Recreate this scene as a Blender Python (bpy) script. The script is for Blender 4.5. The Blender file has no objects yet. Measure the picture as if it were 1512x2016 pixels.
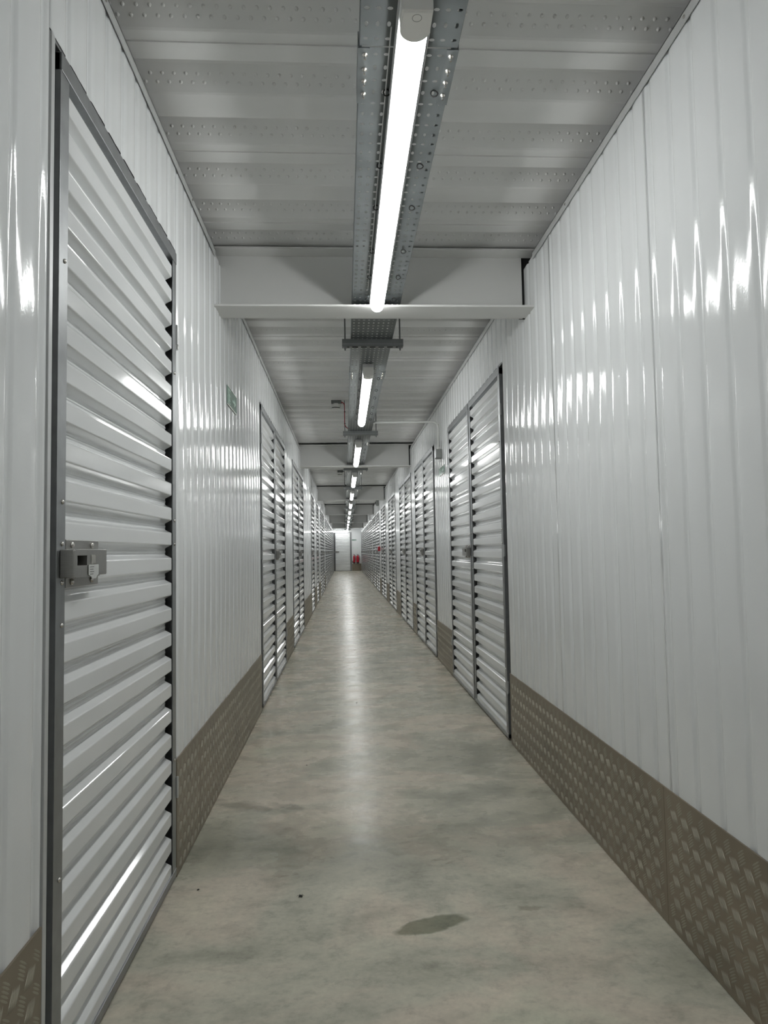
import bpy, bmesh, math, random
from mathutils import Vector, Matrix, noise
random.seed(7)
C = bpy.context.scene.collection

# ------------------------------------------------------------------ camera
W = 1.507                       # corridor width, left wall x=0, right wall x=W
CAM = Vector((0.586, 0.0, 1.09))
F = 1344.0                      # focal length in pixels of the 1512x2016 frame
yv = Vector((678.5-756, -(1086.0-1008), F)).normalized()      # corridor axis in camera space
zv = Vector((-0.0142, 1, 0)); zv = (zv - zv.dot(yv)*yv).normalized()
xv = zv.cross(yv)
if xv.x < 0: xv = -xv
cd = bpy.data.cameras.new('camera'); cam = bpy.data.objects.new('camera', cd); C.objects.link(cam)
cd.sensor_fit = 'VERTICAL'; cd.sensor_height = 36.0; cd.lens = F/2016*36.0
cd.clip_start = 0.02; cd.clip_end = 200
R = Matrix(((xv.x, xv.y, -xv.z), (yv.x, yv.y, -yv.z), (zv.x, zv.y, -zv.z))).to_4x4()
cam.matrix_world = Matrix.Translation(CAM) @ R
bpy.context.scene.camera = cam

# ------------------------------------------------------------------ world, exposure
world = bpy.data.worlds.new('world'); bpy.context.scene.world = world
world.use_nodes = True
world.node_tree.nodes['Background'].inputs[0].default_value = (0.5, 0.5, 0.5, 1)
world.node_tree.nodes['Background'].inputs[1].default_value = 0.02
vs = bpy.context.scene.view_settings
vs.view_transform = 'Standard'; vs.look = 'None'; vs.gamma = 1; vs.exposure = 0.0
vs.use_curve_mapping = False
LAMP_STRENGTH = 28.0
try:
    bpy.context.scene.cycles.diffuse_bounces = 8; bpy.context.scene.cycles.max_bounces = 12
except Exception:
    pass

# ------------------------------------------------------------------ materials
def mat(name, col, rough=0.4, metal=0.0, spec=0.5, coat=0.0, noise_s=0, var=0.0, bump=0.0, bscale=40.0, rvar=0.0, stretch=(1,1,1)):
    m = bpy.data.materials.new(name); m.use_nodes = True
    nt = m.node_tree; b = nt.nodes['Principled BSDF']
    b.inputs['Base Color'].default_value = (*col, 1); b.inputs['Roughness'].default_value = rough
    b.inputs['Metallic'].default_value = metal; b.inputs['Specular IOR Level'].default_value = spec
    b.inputs['Coat Weight'].default_value = coat; b.inputs['Coat Roughness'].default_value = 0.06
    tc = nt.nodes.new('ShaderNodeTexCoord'); mp = nt.nodes.new('ShaderNodeMapping')
    mp.inputs['Scale'].default_value = stretch
    nt.links.new(tc.outputs['Object'], mp.inputs[0])
    if var or rvar:
        n = nt.nodes.new('ShaderNodeTexNoise'); n.inputs['Scale'].default_value = noise_s or 3
        n.inputs['Detail'].default_value = 6
        nt.links.new(mp.outputs[0], n.inputs['Vector'])
        if var:
            r = nt.nodes.new('ShaderNodeValToRGB')
            r.color_ramp.elements[0].position = 0.3; r.color_ramp.elements[1].position = 0.7
            r.color_ramp.elements[0].color = (*[c*(1-var) for c in col], 1)
            r.color_ramp.elements[1].color = (*[min(1, c*(1+var)) for c in col], 1)
            nt.links.new(n.outputs[0], r.inputs[0]); nt.links.new(r.outputs[0], b.inputs['Base Color'])
        if rvar:
            mr = nt.nodes.new('ShaderNodeMapRange')
            mr.inputs['To Min'].default_value = max(0, rough-rvar); mr.inputs['To Max'].default_value = rough+rvar
            nt.links.new(n.outputs[0], mr.inputs[0]); nt.links.new(mr.outputs[0], b.inputs['Roughness'])
    if bump:
        n2 = nt.nodes.new('ShaderNodeTexNoise'); n2.inputs['Scale'].default_value = bscale; n2.inputs['Detail'].default_value = 3
        nt.links.new(mp.outputs[0], n2.inputs['Vector'])
        bp = nt.nodes.new('ShaderNodeBump'); bp.inputs['Strength'].default_value = 1.0
        bp.inputs['Distance'].default_value = bump
        nt.links.new(n2.outputs[0], bp.inputs['Height']); nt.links.new(bp.outputs[0], b.inputs['Normal'])
    return m
M = {}
M['wall'] = mat('white_wall_paint', (0.72, 0.735, 0.74), 0.11, 0, 0.5, 0.0, 2.0, 0.02, 0.00012, 160, 0.03)
M['door'] = mat('white_door_paint', (0.70, 0.712, 0.715), 0.10, 0, 0.5, 0.0, 3.0, 0.02, 0.0, 10, 0.03)
M['galv'] = mat('galvanised_frame', (0.30, 0.31, 0.315), 0.38, 0.75, 0.5, 0, 25, 0.10, 0.00005, 300, 0.08)
M['trimw'] = mat('pale_trim_metal', (0.52, 0.53, 0.53), 0.35, 0.2, 0.5, 0, 8, 0.05)
M['deck'] = mat('ceiling_deck_paint', (0.72, 0.722, 0.71), 0.42, 0.0, 0.4, 0, 2.5, 0.05, 0.0, 30, 0.05, (0.4, 2, 1))
M['beam'] = mat('beam_paint', (0.66, 0.66, 0.645), 0.5, 0, 0.4, 0, 2, 0.03)
M['tray'] = mat('tray_galvanised', (0.15, 0.165, 0.17), 0.42, 0.6, 0.5, 0, 9, 0.15, 0.00004, 60, 0.08)
M['strut'] = mat('strut_metal', (0.20, 0.21, 0.21), 0.42, 0.7, 0.5, 0, 12, 0.12)
M['steel'] = mat('brushed_steel', (0.33, 0.325, 0.31), 0.36, 0.85, 0.5, 0, 60, 0.06, 0.00003, 200, 0.06, (1, 1, 8))
M['screw'] = mat('screw_steel', (0.55, 0.53, 0.50), 0.25, 1.0)
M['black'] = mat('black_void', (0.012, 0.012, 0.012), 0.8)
M['dark'] = mat('dark_shade_backing', (0.025, 0.026, 0.027), 0.8)
M['plate'] = mat('tread_plate_aluminium', (0.262, 0.222, 0.170), 0.42, 0.4, 0.5, 0, 4, 0.16, 0.00006, 120, 0.08)
M['stud'] = mat('tread_stud_aluminium', (0.33, 0.305, 0.245), 0.36, 0.5, 0.5, 0, 6, 0.12)
M['cap'] = mat('lamp_cap_plastic', (0.80, 0.79, 0.76), 0.4)
M['capline'] = mat('cap_groove', (0.12, 0.12, 0.12), 0.6)
M['lampbody'] = mat('lamp_body_enamel', (0.6, 0.6, 0.6), 0.3)
M['red'] = mat('red_paint', (0.42, 0.012, 0.03), 0.3)
M['redcable'] = mat('red_cable', (0.28, 0.01, 0.02), 0.45)
M['white'] = mat('white_plastic', (0.75, 0.75, 0.73), 0.4)
M['conduit'] = mat('pale_conduit', (0.62, 0.63, 0.61), 0.35)
M['greybox'] = mat('grey_box', (0.22, 0.23, 0.22), 0.45)
M['sign'] = mat('sign_green', (0.27, 0.38, 0.33), 0.12)  # green paled, the reflection on the sign is mixed into the colour
M['signpale'] = mat('sign_pale', (0.50, 0.70, 0.60), 0.2)
M['signdark'] = mat('sign_dark_green', (0.05, 0.10, 0.08), 0.4)
M['paper'] = mat('tag_paper', (0.55, 0.56, 0.55), 0.5)
M['ink'] = mat('tag_ink', (0.08, 0.08, 0.08), 0.6)
M['debris'] = mat('debris_dark', (0.015, 0.014, 0.012), 0.7)
M['rubber'] = mat('black_rubber', (0.02, 0.02, 0.02), 0.6)
def emis(name, col, s):
    m = bpy.data.materials.new(name); m.use_nodes = True; nt = m.node_tree
    b = nt.nodes['Principled BSDF']; b.inputs['Base Color'].default_value = (0.9, 0.9, 0.9, 1)
    b.inputs['Emission Color'].default_value = (*col, 1); b.inputs['Emission Strength'].default_value = s
    return m
M['lens'] = emis('lamp_lens', (0.985, 1.0, 0.985), LAMP_STRENGTH)

def floor_material():
    m = bpy.data.materials.new('polished_concrete'); m.use_nodes = True; nt = m.node_tree; N = nt.nodes.new; L = nt.links.new
    b = nt.nodes['Principled BSDF']
    geo = N('ShaderNodeNewGeometry')
    def noi(scale, det=6, dist=0.0, sc=(1, 1, 1), rough=0.55):
        mp = N('ShaderNodeMapping'); mp.inputs['Scale'].default_value = sc; L(geo.outputs['Position'], mp.inputs[0])
        n = N('ShaderNodeTexNoise'); n.inputs['Scale'].default_value = scale; n.inputs['Detail'].default_value = det
        n.inputs['Distortion'].default_value = dist; n.inputs['Roughness'].default_value = rough
        L(mp.outputs[0], n.inputs['Vector']); return n
    def ramp(src, pts):
        r = N('ShaderNodeValToRGB'); e = r.color_ramp.elements
        e[0].position, e[0].color = pts[0][0], (*pts[0][1], 1); e[1].position, e[1].color = pts[-1][0], (*pts[-1][1], 1)
        for p, c in pts[1:-1]:
            k = e.new(p); k.color = (*c, 1)
        L(src, r.inputs[0]); return r
    def mix(kind, fac, a, bb):
        x = N('ShaderNodeMixRGB'); x.blend_type = kind
        if isinstance(fac, float): x.inputs[0].default_value = fac
        else: L(fac, x.inputs[0])
        L(a, x.inputs[1])
        if isinstance(bb, tuple): x.inputs[2].default_value = (*bb, 1)
        else: L(bb, x.inputs[2])
        return x.outputs[0]
    big = noi(1.3, 5, 0.6, (1, 1.6, 1))
    c = ramp(big.outputs[0], [(0.30, (0.37, 0.365, 0.30)), (0.46, (0.49, 0.475, 0.395)), (0.56, (0.565, 0.51, 0.425)), (0.70, (0.52, 0.515, 0.415))]).outputs[0]
    med = noi(4.2, 10, 0.25, (1, 1.5, 1), 0.62)
    mm = ramp(med.outputs[0], [(0.32, (0.66, 0.67, 0.66)), (0.47, (0.95, 0.95, 0.95)), (0.7, (1.16, 1.15, 1.14))]).outputs[0]
    c = mix('MULTIPLY', 0.8, c, mm)
    sm = ramp(noi(19, 8, 0.15, (1, 1.3, 1), 0.7).outputs[0], [(0.36, (0.80, 0.80, 0.80)), (0.48, (1.0, 1.0, 1.0)), (0.66, (1.08, 1.08, 1.07))]).outputs[0]
    c = mix('MULTIPLY', 0.8, c, sm)
    fine = noi(60, 4, 0.2)
    fm = ramp(fine.outputs[0], [(0.3, (0.88, 0.88, 0.88)), (0.65, (1.08, 1.08, 1.08))]).outputs[0]
    c = mix('MULTIPLY', 0.5, c, fm)
    # dark worn band across the corridor and the damp patch, shapes of their own in the concrete
    def blob(cx, cy, rx, ry, rot, wob, soft0, soft1, nscale):
        mp = N('ShaderNodeMapping'); mp.vector_type = 'TEXTURE'
        mp.inputs['Location'].default_value = (cx, cy, 0); mp.inputs['Rotation'].default_value = (0, 0, rot)
        mp.inputs['Scale'].default_value = (rx, ry, 1)
        n = noi(nscale, 5, 0.5)
        add = N('ShaderNodeVectorMath'); add.operation = 'SCALE'; add.inputs['Scale'].default_value = wob
        sub = N('ShaderNodeVectorMath'); sub.operation = 'SUBTRACT'; sub.inputs[1].default_value = (0.5, 0.5, 0.5)
        L(n.outputs['Color'], sub.inputs[0]); L(sub.outputs[0], add.inputs[0])
        a2 = N('ShaderNodeVectorMath'); a2.operation = 'ADD'; L(geo.outputs['Position'], a2.inputs[0]); L(add.outputs[0], a2.inputs[1])
        L(a2.outputs[0], mp.inputs[0])
        ln = N('ShaderNodeVectorMath'); ln.operation = 'LENGTH'; 
        fl = N('ShaderNodeVectorMath'); fl.operation = 'MULTIPLY'; fl.inputs[1].default_value = (1, 1, 0)
        L(mp.outputs[0], fl.inputs[0]); L(fl.outputs[0], ln.inputs[0])
        mr = N('ShaderNodeMapRange'); mr.inputs['From Min'].default_value = soft0; mr.inputs['From Max'].default_value = soft1
        mr.inputs['To Min'].default_value = 1; mr.inputs['To Max'].default_value = 0
        L(ln.outputs['Value'], mr.inputs[0]); return mr.outputs[0]
    c = mix('MULTIPLY', blob(0.55, 2.62, 0.95, 0.30, 0.04, 0.35, 0.2, 1.1, 3.0), c, (0.62, 0.63, 0.61))
    c = mix('MULTIPLY', blob(0.20, 3.02, 0.22, 0.05, -0.35, 0.16, 0.3, 1.0, 9.0), c, (0.66, 0.66, 0.64))
    c = mix('MULTIPLY', blob(0.33, 3.02, 0.09, 0.035, -0.5, 0.07, 0.5, 1.0, 16.0), c, (0.68, 0.68, 0.68))
    wet = blob(0.822, 2.045, 0.125, 0.043, 0.28, 0.035, 0.80, 1.0, 14.0)
    c = mix('MULTIPLY', wet, c, (0.46, 0.48, 0.44))
    c = mix('MULTIPLY', blob(1.13, 2.11, 0.05, 0.018, 0.1, 0.06, 0.5, 1.0, 18.0), c, (0.72, 0.70, 0.68))
    L(c, b.inputs['Base Color'])
    r = N('ShaderNodeMapRange'); r.inputs['From Min'].default_value = 0.3; r.inputs['From Max'].default_value = 0.7
    r.inputs['To Min'].default_value = 0.20; r.inputs['To Max'].default_value = 0.34
    L(med.outputs[0], r.inputs[0])
    # the polish is worn dull towards the near end
    worn = blob(0.75, 0.4, 1.6, 1.95, 0.0, 0.5, 0.85, 1.1, 2.0)
    ml = N('ShaderNodeMath'); ml.operation = 'MULTIPLY_ADD'; ml.inputs[1].default_value = 0.38
    L(worn, ml.inputs[0]); L(r.outputs[0], ml.inputs[2]); L(ml.outputs[0], b.inputs['Roughness'])
    b.inputs['Specular IOR Level'].default_value = 0.13
    bp = N('ShaderNodeBump'); bp.inputs['Distance'].default_value = 0.0006; bp.inputs['Strength'].default_value = 0.6
    L(noi(90, 3).outputs[0], bp.inputs['Height']); L(bp.outputs[0], b.inputs['Normal'])
    return m
M['floor'] = floor_material()

# ------------------------------------------------------------------ mesh helpers
def link_mesh(name, me, parent=None):
    o = bpy.data.objects.new(name, me); C.objects.link(o)
    if parent is not None: o.parent = parent
    return o
def mesh_of(name, bm, m, smooth=False, recalc=True):
    if recalc: bmesh.ops.recalc_face_normals(bm, faces=bm.faces)
    me = bpy.data.meshes.new(name); bm.to_mesh(me); bm.free()
    me.materials.append(M[m])
    if smooth:
        for p in me.polygons: p.use_smooth = True
    return me
def obj(name, bm, m, parent=None, smooth=False, recalc=True):
    return link_mesh(name, mesh_of(name, bm, m, smooth, recalc), parent)
def empty(name, loc=(0, 0, 0), **kw):
    o = bpy.data.objects.new(name, None); C.objects.link(o); o.location = loc
    o.empty_display_size = 0.05
    for k, v in kw.items(): o[k] = v
    return o
def tag(o, label, cat, group=None):
    o['label'] = label; o['category'] = cat
    if group: o['group'] = group
    return o
def box(bm, x0, y0, z0, x1, y1, z1, bev=0.0):
    r = bmesh.ops.create_cube(bm, size=1.0)
    vs_ = r['verts']
    for v in vs_:
        v.co = Vector(((x0+x1)/2 + v.co.x*(x1-x0), (y0+y1)/2 + v.co.y*(y1-y0), (z0+z1)/2 + v.co.z*(z1-z0)))
    if bev:
        es = list({e for v in vs_ for e in v.link_edges})
        bmesh.ops.bevel(bm, geom=es, offset=bev, segments=2, affect='EDGES', profile=0.5)
def tube(bm, pts, r, n=8, cap=True):
    pts = [Vector(p) for p in pts]; rings = []
    up = None
    for i, p in enumerate(pts):
        t = (pts[min(i+1, len(pts)-1)] - pts[max(i-1, 0)]).normalized()
        if up is None:
            up = Vector((0, 0, 1)) if abs(t.z) < 0.9 else Vector((1, 0, 0))
        a = (up - up.dot(t)*t).normalized(); up = a; b = t.cross(a)
        rings.append([bm.verts.new(p + r*(math.cos(2*math.pi*k/n)*a + math.sin(2*math.pi*k/n)*b)) for k in range(n)])
    for A, B in zip(rings, rings[1:]):
        for k in range(n): bm.faces.new((A[k], A[(k+1) % n], B[(k+1) % n], B[k]))
    if cap:
        bm.faces.new(rings[0][::-1]); bm.faces.new(rings[-1])
def lathe(bm, prof, origin, axis='z', n=16):
    """prof: (radius, height) pairs revolved about axis through origin"""
    rings = []
    for r, h in prof:
        ring = []
        for k in range(n):
            a = 2*math.pi*k/n; c, s = r*math.cos(a), r*math.sin(a)
            d = {'z': (c, s, h), 'x': (h, c, s), 'y': (c, h, s)}[axis]
            ring.append(bm.verts.new(Vector(origin)+Vector(d)))
        rings.append(ring)
    for A, B in zip(rings, rings[1:]):
        for k in range(n): bm.faces.new((A[k], A[(k+1) % n], B[(k+1) % n], B[k]))
    bm.faces.new(rings[0][::-1]); bm.faces.new(rings[-1])
def arc(cx, cy, r, a0, a1, n):
    return [(cx+r*math.cos(math.radians(a0+(a1-a0)*i/n)), cy+r*math.sin(math.radians(a0+(a1-a0)*i/n))) for i in range(n+1)]
def ext(bm, poly, f0, f1):
    """closed polygon (u,v) extruded between two mapping functions"""
    A = [bm.verts.new(f0(u, v)) for u, v in poly]; B = [bm.verts.new(f1(u, v)) for u, v in poly]
    n = len(poly)
    for k in range(n): bm.faces.new((A[k], A[(k+1) % n], B[(k+1) % n], B[k]))
    bm.faces.new(A[::-1]); bm.faces.new(B)
# side mapping: w = distance out of the wall into the corridor
def sx(side, w): return w if side == 'L' else W - w
def wbox(bm, side, w0, y0, z0, w1, y1, z1, bev=0.0):
    a, b = sx(side, w0), sx(side, w1); box(bm, min(a, b), y0, z0, max(a, b), y1, z1, bev)

# ------------------------------------------------------------------ floor
bm = bmesh.new(); box(bm, -0.3, -6, -0.05, W+0.3, 39, 0.0)
fl = obj('floor', bm, 'floor'); fl['kind'] = 'structure'
Y_END = 38.5; Y_BACK = -5.0
ZT = 2.50        # top of the wall trim
ZD = 2.58        # soffit of the ceiling deck
DOOR_TOP = 2.165

# ------------------------------------------------------------------ ceiling deck
def deck():
    bm = bmesh.new(); prof = []; P = 0.273; y = 2.012 - P*26
    while y < Y_END+0.3:
        # bottom flange ends at y, near web goes up, recess, far web comes down
        prof += [(y-0.118, ZD), (y-0.004, ZD), (y, ZD+0.004), (y+0.018, ZD+0.060), (y+0.024, ZD+0.064), (y+0.082, ZD+0.064), (y+0.090, ZD+0.060), (y+0.148, ZD+0.004)]
        y += P
    for xa, xb in ((-0.6, W+0.6),):
        A = [bm.verts.new((xa, p[0], p[1])) for p in prof]; B = [bm.verts.new((xb, p[0], p[1])) for p in prof]
        for i in range(len(prof)-1): bm.faces.new((A[i], B[i], B[i+1], A[i+1]))
    # sheets of deck lap in every second bottom flange
    o = obj('ceiling', bm, 'deck'); o['kind'] = 'structure'
    bm = bmesh.new(); bm2 = bmesh.new()
    for k in range(-3, 66):
        y = 2.012 + 0.273*2*k - 0.273*0 - 0.078
        box(bm, -0.5, y, ZD-0.004, W+0.5, y+0.040, ZD+0.002)
    j = obj('deck_lap', bm, 'deck', o)
    # pressed dimples in two staggered rows on every far web of the near deck
    for k in range(-1, 28):
        y = 2.012 + 0.273*k
        for row in range(2):
            t = 0.36 + 0.30*row
            yy = y+0.090+0.058*t; zz = ZD+0.060-0.056*t
            nx = int((W+0.3)/0.037)
            for i in range(nx):
                x = -0.12 + 0.037*(i + 0.5*row)
                nrm = Vector((0, -0.69, -0.72)); e1 = Vector((1, 0, 0)); e2 = nrm.cross(e1)
                c = Vector((x, yy, zz)); ns = 7 if k < 8 else 5
                r1 = [bm2.verts.new(c + 0.0060*(math.cos(6.2832*q/ns)*e1+math.sin(6.2832*q/ns)*e2)) for q in range(ns)]
                r2 = [bm2.verts.new(c + nrm*0.0030 + 0.0032*(math.cos(6.2832*q/ns)*e1+math.sin(6.2832*q/ns)*e2)) for q in range(ns)]
                for q in range(ns): bm2.faces.new((r1[q], r1[(q+1) % ns], r2[(q+1) % ns], r2[q]))
                bm2.faces.new(r2)
    d = obj('dimple_rows', bm2, 'deck', o, smooth=True); d['kind'] = 'stuff'
    return o
deck()

# ------------------------------------------------------------------ door layout
# (near edge y, length, type)   A = lock on the near edge, hinged far; B = hinged near, no lock
LEFT = [(1.420, 0.985, 'A'), (4.88, 0.94, 'B'), (5.85, 0.98, 'A'), (7.84, 1.0, 'B'), (8.865, 0.975, 'A'),
        (12.17, 1.12, 'A'), (14.42, 1.12, 'A'), (16.72, 0.98, 'B'), (17.72, 0.98, 'A'), (18.95, 1.0, 'A'),
        (20.9, 1.0, 'B'), (21.92, 1.0, 'A')]
RIGHT = [(3.905, 0.995, 'B'), (4.925, 0.985, 'A'), (6.94, 0.925, 'B'), (7.89, 0.93, 'A'), (9.31, 1.0, 'B'), (10.335, 0.97, 'A'),
         (12.28, 0.95, 'B'), (13.25, 0.93, 'A'), (15.17, 0.97, 'B'), (16.16, 0.97, 'A'), (18.02, 0.97, 'B'), (19.01, 0.97, 'A'),
         (20.25, 0.98, 'B'), (21.25, 0.98, 'A')]
for y in (23.3, 25.62, 27.94, 30.26, 32.58, 34.9):
    LEFT += [(y, 1.0, 'B'), (y+1.02, 1.0, 'A')]
for y in (22.75, 25.1, 27.45, 29.8, 32.15, 34.5):
    RIGHT += [(y, 1.0, 'B'), (y+1.02, 1.0, 'A')]
LEFT.append((37.25, 1.0, 'A')); RIGHT.append((36.95, 1.0, 'A'))
def groups(doors):
    out = []
    for y, l, t in doors:
        if out and y - out[-1][1] < 0.1: out[-1][1] = y+l
        else: out.append([y, y+l])
    return out
BEAM_Y = [3.31 + 6.06*k for k in range(-1, 6)]

# ------------------------------------------------------------------ wall panels
RIB = 0.1208
RIB0 = {'L': 1.225, 'R': 2.032}
def wall_prof(y):
    """recess depth of the liner sheet at y (0 on the broad flats, a narrow groove every rib)"""
    return y
def panel(side, y0, y1, z0, z1, parent, seed=0):
    if y1-y0 < 0.01: return
    ys = [y0]
    k = math.floor((y0-RIB0[side])/RIB)-1
    far = y0 > 9
    offs = [(-0.018, 0), (-0.013, 0.0008), (-0.008, 0.0042), (-0.004, 0.0060), (0.004, 0.0060), (0.008, 0.0042), (0.013, 0.0008), (0.018, 0), (0.040, 0), (0.060, 0.0006), (0.080, 0)]
    if far: offs = [(-0.016, 0), (-0.006, 0.006), (0.006, 0.006), (0.016, 0)]
    pts = []
    while RIB0[side]+k*RIB < y1+0.1:
        c = RIB0[side]+k*RIB
        pts += [(c+a, -d) for a, d in offs]; k += 1
    inner = [p for p in pts if y0+0.0005 < p[0] < y1-0.0005]
    def interp(y):
        for (a, d), (b, e) in zip(pts, pts[1:]):
            if a <= y <= b: return d + (e-d)*(y-a)/max(1e-9, b-a)
        return 0
    prof = [(y0, interp(y0))] + inner + [(y1, interp(y1))]
    nz = max(1, int((z1-z0)/(0.16 if not far else 1.2)))
    bm = bmesh.new(); rows = []
    amp = 0.0010
    for j in range(nz+1):
        z = z0+(z1-z0)*j/nz
        row = []
        for y, d in prof:
            edge = min(1.0, (y-y0)/0.05, (y1-y)/0.05)
            o = amp*noise.noise(Vector((y*3.2, z*1.5, 3.7 if side == 'L' else 9.1))) * (0.3+0.7*max(0, edge))
            o += 0.0007*noise.noise(Vector((y*9.0, z*0.7, 1.7)))
            row.append(bm.verts.new((sx(side, d+o), y, z)))
        rows.append(row)
    for A, B in zip(rows, rows[1:]):
        for i in range(len(prof)-1): bm.faces.new((A[i], A[i+1], B[i+1], B[i]))
    bmesh.ops.recalc_face_normals(bm, faces=bm.faces)
    bm.normal_update()
    want = 1 if side == 'L' else -1
    if sum(f.normal.x for f in bm.faces)*want < 0: bmesh.ops.reverse_faces(bm, faces=bm.faces)
    # folded back edges give the sheet its thickness
    for e0 in (0, -1):
        p, q = rows[0][e0], rows[-1][e0]
        b0 = bm.verts.new((p.co.x-want*0.014, p.co.y, z0)); b1 = bm.verts.new((q.co.x-want*0.014, q.co.y, z1))
        col = [r[e0] for r in rows]
        bm.faces.new([v for v in col]+[b1, b0])
    me = mesh_of('wall_panel', bm, 'wall', recalc=False)
    for p in me.polygons: p.use_smooth = abs(p.normal.y) < 0.95
    return link_mesh('wall_panel', me, parent)

GAP = 0.050       # wall sheet stops this far before the near edge of a door
def gap_of(a): return GAP if a < 3 else 0.068
def build_wall(side, doors, first_seams):
    root = empty('wall_left' if side == 'L' else 'wall_right', (0 if side == 'L' else W, 0, 0), kind='structure')
    root.location = (0, 0, 0)
    g = groups(doors)
    # dark backing sheet, stands in for the unlit rooms behind
    bm = bmesh.new(); wbox(bm, side, -0.16, Y_BACK, 0, -0.13, Y_END, ZT+0.02)
    obj('shade_backing', bm, 'dark', root)
    # full height sheets between doors
    segs = []; y = Y_BACK
    for a, b in g:
        segs.append((y, a-gap_of(a))); y = b+0.006
    segs.append((y, Y_END))
    for (a, b) in segs:
        if b-a < 0.02: continue
        cuts = [a]
        sm = [s for s in first_seams if a+0.15 < s < b-0.15]
        if sm: cuts += sm
        elif b-a > 1.3:
            n = int(math.ceil((b-a)/1.0)); cuts += [a+(b-a)*i/n for i in range(1, n)]
        cuts.append(b)
        for p, q in zip(cuts, cuts[1:]): panel(side, p+0.0008, q-0.0008, 0.0, ZT-0.006, root)
    for a, b in g:
        n = max(1, round((b-a)/1.05)) if a < 12 else 1
        lo, hi = a-gap_of(a), b+0.006
        cuts = [lo+(hi-lo)*i/n for i in range(n+1)]
        for p, q in zip(cuts, cuts[1:]): panel(side, p+0.0008, q-0.0008, DOOR_TOP+0.004, ZT-0.006, root)
    # jamb strips before every door group, black sheet behind them paints the shade in the gaps
    for a, b in g:
        bm = bmesh.new(); e = gap_of(a)
        wbox(bm, side, -0.06, a-e+0.006, 0.0, 0.003 if a < 3 else -0.006, a-e+(0.022 if a < 3 else 0.014), DOOR_TOP+0.002, 0.001)
        obj('door_jamb', bm, 'trimw' if a < 3 else 'galv', root)
        bm = bmesh.new(); wbox(bm, side, -0.09, a-e, 0.0, -0.062, b+0.004, DOOR_TOP+0.004)
        obj('opening_shade', bm, 'black', root)
        bm = bmesh.new(); wbox(bm, side, -0.06, a-e, DOOR_TOP-0.004, -0.002, b+0.004, DOOR_TOP+0.004)
        obj('door_head', bm, 'galv', root)
    return root, segs
wall_L, segL = build_wall('L', LEFT, [-3.9, -2.9, -1.9, -0.9, 0.12])
wall_R, segR = build_wall('R', RIGHT, [-3.9, -2.9, -1.9, -0.9, -0.02, 0.98, 1.94, 2.90])

# top trims: interrupted at each beam
def trims(side):
    root = empty('trim_1' if side == 'L' else 'trim_2', (0, 0, 0), kind='structure')
    ys = [Y_BACK] + [b for by in BEAM_Y for b in (by-0.17, by+0.03)] + [Y_END]
    for a, b in zip(ys[::2], ys[1::2]):
        if b-a < 0.1: continue
        bm = bmesh.new()
        n = max(1, round((b-a)/2.0))
        for i in range(n):
            p, q = a+(b-a)*i/n, a+(b-a)*(i+1)/n
            bm = bmesh.new()
            wbox(bm, side, 0.004, p, ZT-0.032, 0.0065, q-0.001, ZT)
            wbox(bm, side, -0.05, p, ZT-0.003, 0.0065, q-0.001, ZT)
            obj('trim_strip', bm, 'trimw', root)
            bm = bmesh.new()
            for t in (0.25, 0.75):
                yy = p+(q-p)*t
                lathe(bm, [(0.005, 0.0), (0.005, 0.002), (0.002, 0.0035)], (sx(side, 0.0065), yy, ZT-0.016), 'x', 8) if side == 'L' else \
                    lathe(bm, [(0.005, 0.0), (0.005, -0.002), (0.002, -0.0035)], (sx(side, 0.0065), yy, ZT-0.016), 'x', 8)
            obj('trim_screw', bm, 'screw', root)
trims('L'); trims('R')

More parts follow.
